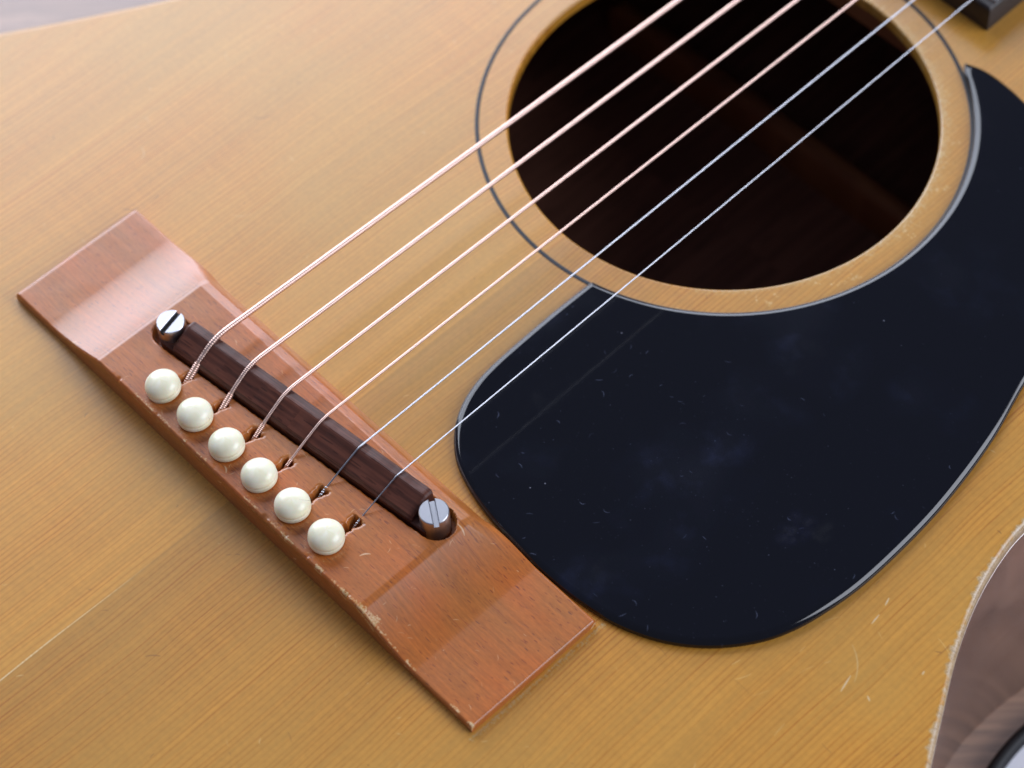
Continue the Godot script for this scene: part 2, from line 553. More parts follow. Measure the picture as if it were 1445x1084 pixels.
func make_materials() -> void:
	var sb := soundboard_textures()
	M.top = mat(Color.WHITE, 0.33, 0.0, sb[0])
	M.top.texture_repeat = false
	relief(M.top, sb[1], 0.0012)
	M.top.clearcoat_enabled = true
	M.top.clearcoat = 0.5
	M.top.clearcoat_roughness = 0.3
	var br := bridge_texture()
	M.bridge = mat(Color.WHITE, 0.36, 0.0, br[0])
	relief(M.bridge, br[1], 0.003)
	M.bridge.clearcoat_enabled = true
	M.bridge.clearcoat = 0.5
	M.bridge.clearcoat_roughness = 0.26
	var pg := pickguard_textures()
	M.guard = mat(Color.WHITE, 1.0, 0.0, pg[0])
	M.guard.roughness_texture = pg[1]
	M.guard.texture_repeat = false
	M.saddle = mat(Color.WHITE, 0.38, 0.0, wood_texture(256, 512, Color8(102, 60, 47), Color8(70, 40, 32), 71, 24, 160))
	M.saddle.metallic_specular = 0.36
	M.finger = mat(Color.WHITE, 0.42, 0.0, wood_texture(256, 512, Color8(52, 36, 34), Color8(28, 19, 19), 81, 14, 300))
	var mah := wood_texture(512, 512, Color8(158, 116, 100), Color8(126, 88, 76), 91, 18, 500)
	M.side = mat(Color.WHITE, 0.16, 0.0, mah)
	M.side.clearcoat_enabled = true
	M.side.metallic_specular = 0.68
	M.side.clearcoat = 1.0
	M.side.clearcoat_roughness = 0.12
	M.inner = mat(Color8(206, 184, 170), 0.7, 0.0, mah)
	M.brace = mat(Color8(215, 195, 180), 0.7, 0.0, wood_texture(128, 256, Color8(196, 140, 96), Color8(160, 104, 66), 95, 10, 60))
	M.floor = mat(Color.WHITE, 0.33, 0.0, wood_texture(1024, 1024, Color8(168, 128, 100), Color8(132, 97, 74), 101, 20, 900))
	M.floor.metallic_specular = 0.68
	M.ring = mat(Color8(20, 25, 34), 0.5)
	M.steel = mat(Color8(196, 197, 202), 0.33, 1.0)
	M.bronze = mat(Color8(222, 190, 176), 0.4, 1.0)
	M.plain = mat(Color8(172, 174, 180), 0.3, 1.0)
	M.dark = mat(Color8(14, 11, 10), 0.6)
	M.rim = mat(Color8(12, 13, 18), 0.6)
	M.face = mat(Color8(240, 243, 250), 0.4)
	M.ink = mat(Color8(38, 52, 78), 0.5)
	M.bone = mat(Color8(226, 220, 196), 0.35)
	M.frets = mat(Color8(200, 198, 190), 0.25, 1.0)
	M.pins = [mat(Color.WHITE, 0.3, 0.0, pin_texture(111, [])), mat(Color.WHITE, 0.3, 0.0, pin_texture(112, [[0.21, 0.12, 0.20, 0.62, 0.8]])), mat(Color.WHITE, 0.3, 0.0, pin_texture(113, [[0.06, 0.35, 0.17, 0.85, 0.75]])), mat(Color.WHITE, 0.3, 0.0, pin_texture(114, [[0.10, 0.15, 0.09, 0.5, 0.4]]))]
	for m in M.pins:
		m.clearcoat_enabled = true
		m.clearcoat = 0.25
		m.subsurf_scatter_enabled = true
		m.subsurf_scatter_strength = 0.1
		m.clearcoat_roughness = 0.18

# ---------------------------------------------------------------- the guitar's body
var treble_line := PackedVector2Array()
func outline_treble() -> PackedVector2Array:
	if treble_line.is_empty():
		treble_line = spline(PackedVector2Array([Vector2(-205, 0), Vector2(-201, 55), Vector2(-180, 115), Vector2(-142, 162), Vector2(-95, 187), Vector2(-52, 189), Vector2(-12, 177), Vector2(18, 161), Vector2(42, 146.6), Vector2(51, 141.4), Vector2(66, 133.1), Vector2(79, 127.6), Vector2(91, 124.5), Vector2(100, 123.7), Vector2(113, 124.4), Vector2(132, 128), Vector2(157, 136), Vector2(186, 143.5), Vector2(211, 145.5), Vector2(240, 138), Vector2(262, 117), Vector2(277, 84), Vector2(283, 42), Vector2(284, 0)]), 8)
	return treble_line

func outline_all() -> PackedVector2Array:
	var t := outline_treble()
	var out := t.duplicate()
	for i in range(t.size() - 2, 0, -1):
		out.append(Vector2(t[i].x, -t[i].y + 7.0 * smoothstep(0.0, 100.0, t[i].y)))
	return out

func top_uv(p: Vector3) -> Vector2: return Vector2((p.x + 110.0) * TPX / TW, (p.z + 175.0) * TPX / TH)

func build_body() -> void:
	var line := outline_all()
	var c := line.size()
	var sg := area_sign(line)
	# the soundboard: rows from the lower rim of the hole, over the top, to the lower rim of the edge
	var f := Faces.new()
	var rows := []
	var T := 3.0
	var defs := [[-1, 0.0, -T, 0.0], [-1, 0.0, -0.7, 0.0], [-1, 0.0, -0.5, 0.25], [-1, 0.2, -0.12, 0.7], [-1, 0.6, 0.0, 1.0], [0, 0.12, 0, 1], [0, 0.3, 0, 1], [0, 0.55, 0, 1], [0, 0.8, 0, 1], [1, 1.6, 0.0, 1.0], [1, 0.7, -0.15, 0.85], [1, 0.2, -0.55, 0.45], [1, 0.0, -1.1, 0.0], [1, 0.0, -T, 0.0]]
	var en := PackedVector2Array()
	for i in c:
		var d := (line[(i + 1) % c] - line[(i + c - 1) % c]).normalized()
		en.append(Vector2(d.y, -d.x) * sg)
	for d in defs:
		var ids := []
		for i in c:
			var dir := (line[i] - HOLE).normalized()
			var hole := HOLE + dir * (HOLE_R + (float(d[1]) if d[0] < 0 else 0.6))
			var p := hole
			var nh := -dir
			if d[0] == 0: p = (HOLE + dir * (HOLE_R + 0.6)).lerp(line[i] - en[i] * 1.6, float(d[1]))
			if d[0] == 1:
				p = line[i] - en[i] * float(d[1])
				nh = en[i]
			var k: float = d[3]
			var nn := Vector3(nh.x * sqrt(1.0 - k * k), k, nh.y * sqrt(1.0 - k * k))
			var q := Vector3(p.x, d[2], p.y)
			ids.append(f.vert(q, nn, top_uv(q)))
		rows.append(ids)
	for r in rows.size() - 1:
		for i in c:
			var i2 := (i + 1) % c
			f.quad(rows[r][i], rows[r][i2], rows[r + 1][i2], rows[r + 1][i])
	var under := []
	for side in 2:
		var ids := []
		for i in c:
			var dir := (line[i] - HOLE).normalized()
			var p := HOLE + dir * HOLE_R if side == 0 else line[i]
			ids.append(f.vert(Vector3(p.x, -T, p.y), Vector3.DOWN, top_uv(Vector3(p.x, 0, p.y))))
		under.append(ids)
	for i in c:
		var i2 := (i + 1) % c
		f.quad(under[0][i], under[0][i2], under[1][i2], under[1][i])
	var top := put(f, "soundboard", M.top, guitar, Vector3(0, LIFT, 0))

	# inlaid ring round the sound hole
	f = Faces.new()
	var n := 240
	var prev := []
	for i in n + 1:
		var a := TAU * i / n
		var dir := Vector2(cos(a), sin(a))
		var row := []
		for q in [[-0.52, 0.0, -0.7], [-0.46, 0.05, -0.2], [0.46, 0.05, 0.2], [0.52, 0.0, 0.7]]:
			var p: Vector2 = HOLE + dir * (RING_R + float(q[0]))
			var t: float = q[2]
			row.append(f.vert(Vector3(p.x, q[1], p.y), Vector3(dir.x * t, sqrt(1 - t * t), dir.y * t)))
		if i > 0:
			for q in 3: f.quad(prev[q], row[q], row[q + 1], prev[q + 1])
		prev = row
	put(f, "rosette_ring", M.ring, top)

	# rib: outer and inner wall
	f = Faces.new()
	var grain := func(p: Vector3, _s: bool) -> Vector2: return Vector2(p.y * 0.008, (p.x + p.z * 0.6) * 0.004)
	prism(f, line, PackedVector2Array([Vector2(0.4, -LIFT), Vector2(0, -LIFT + 0.5), Vector2(0, -3.7), Vector2(0.35, -3.45), Vector2(0.35, -3.02)]), grain, false, false)
	put(f, "side", M.side, guitar, Vector3(0, LIFT, 0))
	f = Faces.new()
	var inner := PackedVector2Array()
	for i in c: inner.append(line[i] - en[i] * 2.2)
	inner.reverse()
	var cc := inner.size()
	for i in cc:
		var i2 := (i + 1) % cc
		var e := (inner[i2] - inner[i]).normalized()
		var nn := Vector2(e.y, -e.x)
		if nn.dot(HOLE - inner[i]) < 0: nn = -nn
		var n3 := Vector3(nn.x, 0, nn.y)
		var ids := []
		for q in [[inner[i], -95.2], [inner[i2], -95.2], [inner[i2], -3.05], [inner[i], -3.05]]:
			var p := Vector3((q[0] as Vector2).x, q[1], (q[0] as Vector2).y)
			ids.append(f.vert(p, n3, grain.call(p, false)))
		f.quad(ids[0], ids[1], ids[2], ids[3])
	put(f, "side_lining", M.inner, guitar, Vector3(0, LIFT, 0))

	# back, with its cross braces; the upper braces and the neck block under the soundboard
	f = Faces.new()
	var inset := PackedVector2Array()
	for i in c: inset.append(line[i] - en[i] * 0.9)
	prism(f, inset, PackedVector2Array([Vector2(0, -LIFT + 0.2), Vector2(0, -95.0)]), func(p: Vector3, _s: bool) -> Vector2: return Vector2(p.z, p.x) * 0.006, true, true)
	var back := put(f, "back", M.inner, guitar, Vector3(0, LIFT, 0))
	for x in [198.0, 78.0, -40.0, -130.0]:
		f = Faces.new()
		var half := 100.0 if x > 0 else 140.0
		box(f, Vector3(x - 3.0, -94.98, -half), Vector3(x + 4.0, -82.0, half), 2.5)
		put(f, "back_brace", M.brace, back)
	f = Faces.new()
	box(f, Vector3(193.5, -17.0, -95), Vector3(201, -3.05, 95), 0.2)
	put(f, "top_brace", M.brace, top)
	f = Faces.new()
	box(f, Vector3(245, -94.9, -35), Vector3(280, -3.1, 35), 0.2)
	put(f, "neck_block", M.inner, guitar, Vector3(0, LIFT, 0))

# ---------------------------------------------------------------- the bridge
var edge_noise := FastNoiseLite.new()
func slot_centre(z: float) -> float: return 3.5 + 0.1107 * z
func notch_half(i: int, x: float) -> float:
	var wide := 0.78 + 0.12 * (i % 3)
	return wide + 0.55 * exp(-pow((x - float(HOLE_X[i])) / 1.0, 2.0)) * (0.3 if i < 2 else 0.9) + 0.35 * edge_noise.get_noise_2d(x * 6.0, i * 40.0)

func bridge_base(x: float, z: float) -> float:
	var az := absf(z)
	var tip := 2.9 if z < 0 else 2.2
	var h := 8.3
	var bend := 44.8 if z < 0 else 43.4
	var run := 19.0 if z < 0 else 16.0
	if az > bend - 0.6:
		var t := clampf((az - bend) / run, 0.0, 1.0)
		h = tip + (8.3 - tip) * pow(1.0 - t, 1.75 if z < 0 else 1.5)
		var b := clampf((az - bend + 0.6) / 1.2, 0.0, 1.0)          # the ridge is not quite sharp
		h -= 0.22 * (1.0 - absf(2.0 * b - 1.0))
	var hip := clampf((h - 2.4) / 5.9, 0.0, 1.0)
	# long soft shoulder towards the neck
	var u := x - (12.0 + 3.6 * (1.0 - hip))
	if u > 0.0: h -= hip * (0.36 * minf(u, 2.2) + (1.15 * pow(u - 2.2, 1.25) if u > 2.2 else 0.0))
	return h

func bridge_height(x: float, z: float) -> float:
	var h := bridge_base(x, z)
	var en := edge_noise.get_noise_2d(z * 3.0, 7.0)
	# rounded and chipped edges
	var e := x + 17.46
	var r := 0.4 + 0.2 * maxf(0.0, en)
	if e < r: h -= r - sqrt(maxf(0.0, r * r - (r - e) * (r - e)))
	var chip := edge_noise.get_noise_2d(z * 1.7, 90.0)
	if chip > 0.34 and z > -40.0: h -= 1.6 * minf(0.3, chip - 0.34) * clampf(1.0 - e / 1.1, 0.0, 1.0)
	e = 17.46 - x
	if e < 0.5: h -= 0.5 - sqrt(maxf(0.0, 0.25 - (0.5 - e) * (0.5 - e)))
	var rz := 1.5 if z < 0 else 0.4
	e = 76.85 - absf(z)
	if e < rz: h -= rz - sqrt(maxf(0.0, rz * rz - (rz - e) * (rz - e)))
	# slot of the adjustable saddle
	if absf(z) < 48.0:
		var ax := Vector2(0.1100, 0.9939)
		var q := Vector2(x - 3.5, z - 0.3)
		var al := q.dot(ax)
		var ac := absf(q.cross(ax))
		var d := ac if absf(al) < 39.3 else Vector2(absf(al) - 39.3, ac).length()
		d += 0.12 * edge_noise.get_noise_2d(x * 4.0, z * 4.0)
		if d < 4.15: h = 5.2
		elif d < 4.4: h -= 0.25 * (4.4 - d) / 0.25
		if x < -3.2:
			var i := clampi(int(round((z - 0.2) / 10.82 + 2.5)), 0, 5)
			var zc := -0.7 + float(HOLE_DZ[i]) * clampf(0.4 + 0.6 * (x + 8.0) / (float(HOLE_X[i]) + 8.0), 0.4, 1.1) + 10.82 * (i - 2.5)
			var w := notch_half(i, x)
			var stop := float(HOLE_X[i]) + 0.55 + 0.6 * edge_noise.get_noise_2d(z * 5.0, 20.0)
			var dz := absf(z - zc)
			var inside := minf(w - dz, stop - x)
			if x > -11.6 and inside > 0.0: h -= clampf(inside * 7.0, 0.2, 3.2)
			elif x > -9.0 and inside > -0.5: h -= 0.22 * (1.0 + inside / 0.5)
			h -= 0.10 * maxf(0.0, edge_noise.get_noise_2d(x * 2.5 + 50.0, z * 2.5)) * exp(-maxf(0.0, dz - w))
	return h + 0.03 * edge_noise.get_noise_2d(x * 0.7, z * 0.5)

func bridge_uv(x: float, y: float, z: float) -> Vector2: return Vector2((x + 17.5) / 35.0, (z + 77.0) / 154.0) + Vector2(y, 0)

func build_bridge() -> Node3D:
	edge_noise.noise_type = FastNoiseLite.TYPE_SIMPLEX_SMOOTH
	edge_noise.frequency = 0.12
	edge_noise.seed = 3
	edge_noise.fractal_octaves = 3
	var f := Faces.new()
	var st := 0.25
	var nx := int(34.92 / st) + 1
	var nz := int(153.7 / st) + 1
	var H := PackedFloat32Array()
	H.resize((nx + 1) * (nz + 1))
	for j in nz + 1:
		for i in nx + 1: H[j * (nx + 1) + i] = bridge_height(-17.46 + 34.92 * i / nx, -76.85 + 153.7 * j / nz)
	for j in nz + 1:
		for i in nx + 1:
			var x := -17.46 + 34.92 * i / nx
			var z := -76.85 + 153.7 * j / nz
			var i0 := maxi(i - 1, 0)
			var i1 := mini(i + 1, nx)
			var j0 := maxi(j - 1, 0)
			var j1 := mini(j + 1, nz)
			var gx := (H[j * (nx + 1) + i1] - H[j * (nx + 1) + i0]) / ((i1 - i0) * 34.92 / nx)
			var gz := (H[j1 * (nx + 1) + i] - H[j0 * (nx + 1) + i]) / ((j1 - j0) * 153.7 / nz)
			f.vert(Vector3(x, H[j * (nx + 1) + i], z), Vector3(-gx, 1, -gz).normalized(), bridge_uv(x, 0, z))
	for j in nz:
		for i in nx:
			var a := j * (nx + 1) + i
			f.ix.append_array([a, a + 1, a + nx + 2, a, a + nx + 2, a + nx + 1])
	# its four sides
	for side in 4:
		var cnt := nz if side < 2 else nx
		var prev := []
		for k in cnt + 1:
			var i := (0 if side == 0 else nx) if side < 2 else k
			var j := k if side < 2 else (0 if side == 2 else nz)
			var x := -17.46 + 34.92 * i / nx
			var z := -76.85 + 153.7 * j / nz
			var h := H[j * (nx + 1) + i]
			var nn: Vector3 = [Vector3.LEFT, Vector3.RIGHT, Vector3.FORWARD, Vector3.BACK][side]
			var shift := 0.0 if side < 2 else 0.0
			var row := [f.vert(Vector3(x, h, z), nn, bridge_uv(x, 0.002, z)), f.vert(Vector3(x, -0.01, z), nn, bridge_uv(x, h / 35.0, z + shift))]
			if k > 0: f.quad(prev[0], row[0], row[1], prev[1])
			prev = row
	var bridge := put(f, "bridge", M.bridge, guitar, Vector3(0, LIFT, 0))

	# rosewood saddle in the slot: a bar with bevelled front on a thin tongue
	f = Faces.new()
	var ax := Vector3(0.1100, 0, 0.9939)
	var ac := Vector3(0.9939, 0, -0.1100)
	var mid := Vector3(3.5, 0, 0.3)
	var prof := [[-3.65, 5.3], [-3.65, 9.5], [-3.0, 10.35], [1.2, 12.38], [1.6, 12.5], [2.0, 12.46], [3.6, 12.2], [3.85, 11.9], [3.85, 5.3]]
	var cuts := [-35.4, -34.9, -34.6]
	for k in 40: cuts.append(-34.0 + 68.0 * k / 39.0)
	cuts.append_array([34.4, 34.9, 35.3])
	var rows := []
	for k in cuts.size():
		var al: float = cuts[k]
		var shrink := 0.0
		if k == 0 or k == cuts.size() - 1: shrink = 0.55
		elif k == 1 or k == cuts.size() - 2: shrink = 0.12
		var row := []
		for q in prof:
			var v: float = q[1] - (shrink if q[1] > 9.0 else 0.0)
			if q[1] > 11.0: v += 0.10 * edge_noise.get_noise_2d(al * 2.0, float(q[0]) * 3.0) + 0.12 * cos(al / 35.0 * 1.2)
			if q[1] > 9.0 and q[1] < 10.5: v += 0.18 * edge_noise.get_noise_2d(al * 2.5, 55.0 + float(q[0]))
			row.append(mid + ax * al + ac * (float(q[0]) * (1.0 - shrink * 0.08)) + Vector3.UP * v)
		rows.append(row)
	for k in rows.size() - 1:
		for q in prof.size() - 1:
			var a: Vector3 = rows[k][q]
			var b: Vector3 = rows[k][q + 1]
			var c: Vector3 = rows[k + 1][q + 1]
			var d: Vector3 = rows[k + 1][q]
			var nn := (b - a).cross(d - a).normalized()
			if nn.dot(Vector3(0, 0.4, 0) + ac * float(prof[q][0] + prof[q + 1][0])) < 0: nn = -nn
			var t0 := float(q) * 0.12
			f.quad(f.vert(a, nn, Vector2(t0, a.z * 0.02)), f.vert(b, nn, Vector2(t0 + 0.12, b.z * 0.02)), f.vert(c, nn, Vector2(t0 + 0.12, c.z * 0.02)), f.vert(d, nn, Vector2(t0, d.z * 0.02)))
	for e in [0, rows.size() - 1]:
		var nn := ax * (-1.0 if e == 0 else 1.0)
		var hub := f.vert(mid + ax * float(cuts[e]) + Vector3.UP * 8.0, nn, Vector2(0.5, 0.5))
		for q in prof.size() - 1:
			f.tri(hub, f.vert(rows[e][q], nn, Vector2(0.4, q * 0.05)), f.vert(rows[e][q + 1], nn, Vector2(0.4, q * 0.05 + 0.05)))
	# tongue with round ends, under the screws
	var tongue := PackedVector2Array()
	for k in 24:
		var a := -PI / 2 + PI * k / 23.0
		var dd := ac * sin(-a) * 3.55 + ax * (38.2 + cos(a) * 2.6)
		tongue.append(Vector2(mid.x + dd.x, mid.z + dd.z))
	for k in 24:
		var a := PI / 2 + PI * k / 23.0
		var dd := ac * sin(-a) * 3.55 + ax * (-38.4 + cos(a) * 3.2)
		tongue.append(Vector2(mid.x + dd.x, mid.z + dd.z))
	prism(f, tongue, PackedVector2Array([Vector2(0, 5.3), Vector2(0, 8.5), Vector2(0.3, 8.8)]), func(p: Vector3, _s: bool) -> Vector2: return Vector2(p.x * 0.02 + p.y * 0.03, p.z * 0.02))
	put(f, "saddle", M.saddle, bridge)

	# slotted height screws at both ends
	for k in 2:
		f = Faces.new()
		var f2: Faces
		var R := 3.25
		var H2 := 12.5
		lathe(f, PackedVector2Array([Vector2(R, 6.0), Vector2(R, H2 - 1.25)]), 48)
		lathe(f, PackedVector2Array([Vector2(R, H2 - 1.25), Vector2(0.0, H2 - 1.25)]), 48)
		for s in [-1.0, 1.0]:
			var half := PackedVector2Array()
			var a0 := asin(0.56 / R)
			for q in 25:
				var a := a0 + (PI - 2 * a0) * q / 24.0
				half.append(Vector2(cos(a) * R, sin(a) * R * s))
			prism(f, half, PackedVector2Array([Vector2(0, H2 - 1.25), Vector2(0, H2 - 0.28), Vector2(0.06, H2 - 0.12), Vector2(0.2, H2)]), flat_uv)
		if k == 0:                            # old dirt packed into the slot of one
			var dirt := PackedVector2Array([Vector2(-3.1, -0.55), Vector2(3.1, -0.55), Vector2(3.1, 0.55), Vector2(-3.1, 0.55)])
			f2 = Faces.new()
			prism(f2, dirt, PackedVector2Array([Vector2(0, H2 - 1.2), Vector2(0.05, H2 - 0.75)]), flat_uv)
		var o := put(f, "saddle_screw", M.steel, bridge, Vector3(-0.6, 0, -38.4) if k == 0 else Vector3(7.75, 0, 39.0))
		if k == 0: add_surface(o, f2, M.dark)
		var dir := Vector2(-34.7, 8.9) if k == 0 else Vector2(-24, 37.4)
		o.rotation.y = -atan2(dir.y, dir.x)

	# six ivory-coloured pins
	var dome := PackedVector2Array([Vector2(2.4, -3.0), Vector2(2.5, 0.0), Vector2(3.55, 0.05), Vector2(3.86, 0.25), Vector2(3.92, 0.8), Vector2(3.88, 1.3), Vector2(3.8, 1.42), Vector2(3.82, 1.5)])
	for q in 15:
		var a := (q + 1) / 15.0 * PI / 2
		dome.append(Vector2(3.9 * cos(a) ** 0.9 if q < 14 else 0.0, 1.55 + 2.75 * sin(a) ** 0.95))
	var look := [0, 1, 0, 3, 2, 0]
	for i in 6:
		f = Faces.new()
		rng.seed = 200 + i
		lathe(f, dome, 56, Vector3.ZERO, 0.006)
		var o := put(f, "bridge_pin", M.pins[look[i]], bridge, Vector3(-11.55 + rng.randf_range(-0.12, 0.12), 8.2 + rng.randf_range(-0.1, 0.55), -0.7 + 10.82 * (i - 2.5)))
		o.rotation = Vector3(rng.randf_range(-0.1, 0.1), rng.randf_range(-0.25, 0.25), rng.randf_range(-0.09, 0.09))
	return bridge

# ---------------------------------------------------------------- pickguard, strings, neck
func build_pickguard() -> void:
	var pts := PackedVector2Array()
	var a0 := atan2(14.0, -58.3)
	var a1 := atan2(30.6, 51.2)
	for k in 60:
		var a := lerpf(a0, a1, k / 60.0)
		pts.append(HOLE + Vector2(cos(a), sin(a)) * (58.75 + 0.3 * (k / 60.0)))
	var rest := spline(PackedVector2Array([Vector2(187.5, 30.6), Vector2(189.0, 36.0), Vector2(188.8, 43.0), Vector2(187.4, 51.0), Vector2(185, 62), Vector2(180, 74), Vector2(170.5, 84.5), Vector2(157, 92.5), Vector2(143, 97), Vector2(126, 100.6), Vector2(109.7, 105.2), Vector2(93.6, 108.1), Vector2(79.8, 109.4), Vector2(64.1, 109.6), Vector2(52.5, 108.3), Vector2(44.1, 106.2), Vector2(37.1, 102.8), Vector2(30.2, 97.3), Vector2(24.7, 90.4), Vector2(20.8, 82.0), Vector2(18.8, 73.4), Vector2(17.9, 63.7), Vector2(18.0, 52.8), Vector2(19.1, 42.8), Vector2(20.9, 34.6), Vector2(23.9, 27.2), Vector2(28.7, 21.4), Vector2(34.3, 17.6), Vector2(40.5, 15.4), Vector2(47, 14.4), Vector2(56, 13.9), Vector2(66, 13.6), Vector2(76.6, 13.6)]), 6)
	for i in range(0, rest.size()): pts.append(rest[i])
	var f := Faces.new()
	prism(f, pts, PackedVector2Array([Vector2(0.1, -0.01), Vector2(0, 0.5), Vector2(0.02, 1.05), Vector2(0.14, 1.34), Vector2(0.38, 1.58), Vector2(0.68, 1.8), Vector2(1.0, 1.98), Vector2(1.3, 2.08), Vector2(1.6, 2.12)]), func(p: Vector3, _s: bool) -> Vector2: return Vector2((p.x - 10.0) / 195.0, (p.z - 5.0) / 110.0))
	put(f, "pickguard", M.guard, guitar, Vector3(0, LIFT, 0))

func build_strings() -> void:
	var rad := [0.66, 0.535, 0.415, 0.31, 0.195, 0.15]
	for i in 6:
		var k := i - 2.5
		var r: float = rad[i]
		var wound := i < 4
		var crest := Vector3(5.46 + 1.03 * k, 12.62 + r * 0.95, -0.15 + 10.92 * k)
		var hole := Vector3(HOLE_X[i], 7.5, -0.7 + HOLE_DZ[i] + 10.82 * k)
		var low := Vector3(HOLE_X[i] - 2.6, 4.9, -0.7 + HOLE_DZ[i] * 0.8 + 10.82 * k)
		var nut := Vector3(634.0, 12.2, -0.15 + 7.12 * k)
		var path := PackedVector3Array([low])
		# the string rises from the notch and bends over the saddle
		var d1 := (crest - hole).normalized()
		var d2 := (nut - crest).normalized()
		var fillet := 3.4 if wound else 1.2
		fillet *= 0.5 + r
		var stiff := r * 1.4
		path.append(hole)
		var start := crest - d1 * fillet
		for q in range(1, 6): path.append(hole.lerp(start, q / 6.0) + Vector3.UP * stiff * 0.35 * sin(q / 6.0 * PI))
		for q in 9:
			var t := q / 8.0
			path.append(start.lerp(crest, t).lerp(crest.lerp(crest + d2 * fillet, t), t))
		var far := crest + d2 * 240.0
		path.append(far)
		var f := Faces.new()
		var pitch := r * 0.85
		if wound:
			tube(f, path, pitch / 5.0, 14, func(s: float, a: float) -> float: return r * (1.0 - 0.07 * pow(absf(sin(PI * s / pitch + a * 0.5)), 3.0)), false)
			tube(f, PackedVector3Array([far, nut]), 40.0, 12, func(_s: float, _a: float) -> float: return r * 0.97, false)
		else:
			tube(f, path, 0.6, 12, func(_s: float, _a: float) -> float: return r, false)
			tube(f, PackedVector3Array([far, nut]), 40.0, 12, func(_s: float, _a: float) -> float: return r, false)
		var o := put(f, "wound_string" if wound else "plain_string", M.bronze if wound else M.plain, guitar, Vector3(0, LIFT, 0))
		# doubled winding at the ball end
		f = Faces.new()
		var len0 := [4.0, 3.2, 2.6, 1.0, 1.3, 1.3]
		var e1 := hole + d1 * float(len0[i])
		var p2 := [0.5, 0.46, 0.4, 0.36, 0.62, 0.58][i] as float
		var r2 := (r * 1.42 if wound else r * 2.1)
		tube(f, PackedVector3Array([low, hole - d1 * 0.6, hole.lerp(e1, 0.5) + Vector3.UP * stiff * 0.12, e1 + Vector3.UP * stiff * 0.18]), 0.07, 14, func(s: float, a: float) -> float: return r2 * (1.0 - (0.15 if wound else 0.4) * pow(absf(sin(PI * s / p2 + a * 0.5)), 2.5)))
		put(f, "end_winding", M.bronze if wound else M.plain, o)

func build_neck() -> void:
	var f := Faces.new()
	var pts := PackedVector2Array([Vector2(200, -27.0), Vector2(633, -21.5), Vector2(633, 21.5), Vector2(200, 27.0)])
	prism(f, pts, PackedVector2Array([Vector2(0, 0.02), Vector2(0, 6.6), Vector2(0.3, 7.2), Vector2(0.8, 7.4)]), func(p: Vector3, _s: bool) -> Vector2: return Vector2(p.z * 0.015 + p.y * 0.02, p.x * 0.008), true, true)
	var fb := put(f, "fingerboard", M.finger, guitar, Vector3(0, LIFT, 0))
	for k in range(1, 21):
		var x := 5.5 + 628.5 / pow(2.0, k / 12.0)
		var half := lerpf(27.0, 21.5, (x - 200.0) / 433.0) - 0.4
		f = Faces.new()
		var row := []
		for s in [-half, half]:
			var ring := []
			for q in 7:
				var a := PI * q / 6.0
				ring.append(f.vert(Vector3(x + cos(a) * 1.1, 7.38 + sin(a) * 0.9, s), Vector3(cos(a), sin(a), 0)))
			row.append(ring)
		for q in 6: f.quad(row[0][q], row[0][q + 1], row[1][q + 1], row[1][q])
		put(f, "fret", M.frets, fb)
	f = Faces.new()
	box(f, Vector3(633.05, 0.5, -21.5), Vector3(639, 12.6, 21.5), 0.6)
	put(f, "nut", M.bone, guitar, Vector3(0, LIFT, 0))
	f = Faces.new()
	var prev := []
	for q in 13:                                  # round-backed neck from the body to the nut
		var a := PI * q / 12.0
		var row := []
		for x in [284.5, 640.0]:
			var half := lerpf(27.0, 21.5, (x - 200.0) / 433.0)
			row.append(f.vert(Vector3(x, -0.02 - sin(a) * 17.0, cos(a) * half), Vector3(0, -sin(a), cos(a)), Vector2(q * 0.05, x * 0.004)))
		if q > 0: f.quad(prev[0], prev[1], row[1], row[0])
		prev = row
	put(f, "neck", M.side, guitar, Vector3(0, LIFT, 0))
	f = Faces.new()
	var head := PackedVector2Array([Vector2(640.2, -21.5), Vector2(668, -32), Vector2(815, -38), Vector2(822, 0), Vector2(815, 38), Vector2(668, 32), Vector2(640.2, 21.5)])
	prism(f, head, PackedVector2Array([Vector2(0, -14), Vector2(0, -0.6), Vector2(0.6, 0)]), flat_uv, true, true)
	put(f, "headstock", M.side, guitar, Vector3(0, LIFT, 0))

# ---------------------------------------------------------------- things round the guitar
func build_disc() -> void:
	var o := Node3D.new()
	named(o, "round_dial", self)
	o.position = Vector3(103.5, -LIFT, 188.0) * MM
	tag(o, "white round dial with black rim and dark marks lying beside the guitar", "dial")
	var R := 56.0
	var f := Faces.new()
	lathe(f, PackedVector2Array([Vector2(R - 0.5, 0.02), Vector2(R, 0.6), Vector2(R, 4.2), Vector2(R - 0.6, 5.2), Vector2(R - 1.6, 5.6), Vector2(R - 2.8, 5.2), Vector2(R - 3.4, 4.2), Vector2(R - 3.5, 3.0)]), 120)
	put(f, "rim", M.rim, o)
	f = Faces.new()
	lathe(f, PackedVector2Array([Vector2(R - 3.6, 3.1), Vector2(0.0, 3.1)]), 120)
	put(f, "face", M.face, o)
	var n := 156
	f = Faces.new()
	for k in n:
		var a := TAU * (k + 0.4) / n
		var d := Vector2(cos(a), sin(a))
		var s := d.orthogonal() * 0.36
		var ids := []
		for q in [d * (R - 7.6) - s, d * (R - 7.6) + s, d * (R - 12.5) + s, d * (R - 12.5) - s]:
			ids.append(f.vert(Vector3(q.x, 3.2, q.y), Vector3.UP))
		f.quad(ids[0], ids[1], ids[2], ids[3])
	var marks := put(f, "scale_marks", M.ink, o)
	tag(marks, "", "", "", "stuff")

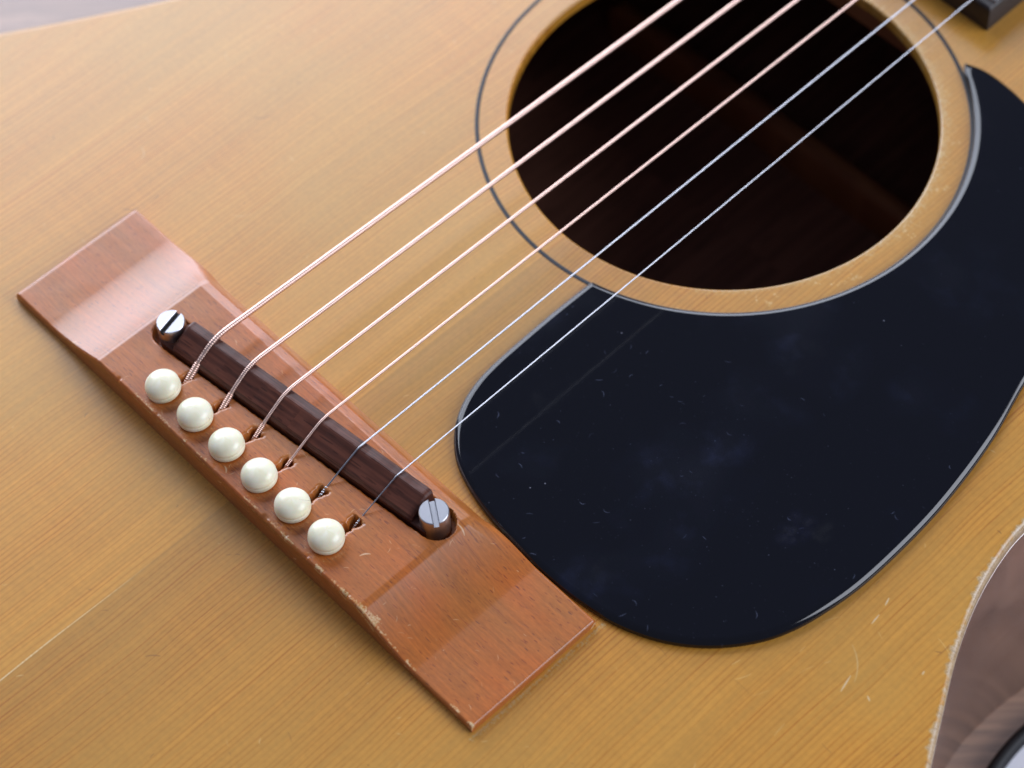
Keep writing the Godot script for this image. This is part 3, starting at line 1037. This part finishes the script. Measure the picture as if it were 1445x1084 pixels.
func build_floor() -> void:
	var f := Faces.new()
	var ids := []
	var up := Vector3.UP
	for q in [Vector2(-2600, -2600), Vector2(3000, -2600), Vector2(3000, 2600), Vector2(-2600, 2600)]:
		ids.append(f.vert(Vector3(q.x, -LIFT, q.y), up, Vector2(q.y - q.x * 0.9, q.x + q.y * 0.9) * 0.0032))
	f.quad(ids[0], ids[1], ids[2], ids[3])
	var low := []
	for q in [Vector2(-2600, -2600), Vector2(3000, -2600), Vector2(3000, 2600), Vector2(-2600, 2600)]: low.append(f.vert(Vector3(q.x, -LIFT - 20, q.y), -up))
	f.quad(low[0], low[1], low[2], low[3])
	tag(put(f, "floor", M.floor, self), "brown wooden floor under the guitar", "", "", "structure")

func window(called: String, az: float, el: float, dist: float, size: Vector2, radiance: float, col: Color) -> void:
	var l := AreaLight3D.new()
	l.area_size = size
	l.area_normalize_energy = true
	l.light_energy = radiance * size.x * size.y / PI
	l.light_color = col
	l.shadow_enabled = true
	l.set("area_range", 12.0)
	named(l, called, self)
	var a := deg_to_rad(az)
	var e := deg_to_rad(el)
	var target := Vector3(0.06, 0, 0.02)
	l.position = target + Vector3(cos(e) * cos(a), sin(e), cos(e) * sin(a)) * dist
	l.look_at_from_position(l.position, target)

func _ready() -> void:
	# camera
	var cam := Camera3D.new()
	var right := Vector3(0.72612302, -0.04309782, 0.68621275)
	var down := Vector3(-0.58487668, -0.56341643, 0.58350767)
	var fwd := Vector3(0.36147563, -0.82504819, -0.43431655)
	cam.transform = Transform3D(Basis(right, -down, -fwd), Vector3(-145.116, 437.866, 251.178) * MM)
	var at := CameraAttributesPhysical.new()
	at.frustum_focal_length = 74.855
	at.frustum_near = 0.02
	at.frustum_far = 30.0
	at.frustum_focus_distance = 0.508
	at.exposure_aperture = 10.6
	cam.attributes = at
	named(cam, "camera", self)
	cam.current = true
	# the dim room and its exposure
	var we := WorldEnvironment.new()
	var env := Environment.new()
	env.background_mode = Environment.BG_COLOR
	env.background_color = Color(0.155, 0.168, 0.23).linear_to_srgb()
	env.tonemap_mode = Environment.TONE_MAPPER_LINEAR
	env.tonemap_exposure = 1.0
	env.sdfgi_enabled = true
	env.ssao_enabled = true
	env.ssil_enabled = true
	we.environment = env
	we.name = "environment"
	add_child(we, true)
	# daylight from a wide window on the far left, and a weaker one on the right
	window("window_light", -66.0, 17.0, 2.0, Vector2(2.1, 0.9), 6.8, Color(0.90, 0.93, 1.0))
	window("upper_window_light", -66.0, 39.0, 2.0, Vector2(2.1, 0.62), 6.8, Color(0.91, 0.94, 1.0))
	window("side_window_light", 56.0, 32.0, 2.2, Vector2(1.5, 1.35), 6.6, Color(0.93, 0.95, 1.0))

	make_materials()
	build_floor()
	guitar = Node3D.new()
	named(guitar, "acoustic_guitar", self)
	guitar.position = Vector3(0, -LIFT, 0) * MM
	tag(guitar, "worn acoustic guitar with honey coloured top, mahogany bridge and black pickguard, lying on its back", "guitar")
	build_body()
	build_bridge()
	build_pickguard()
	build_strings()
	build_neck()
	build_disc()
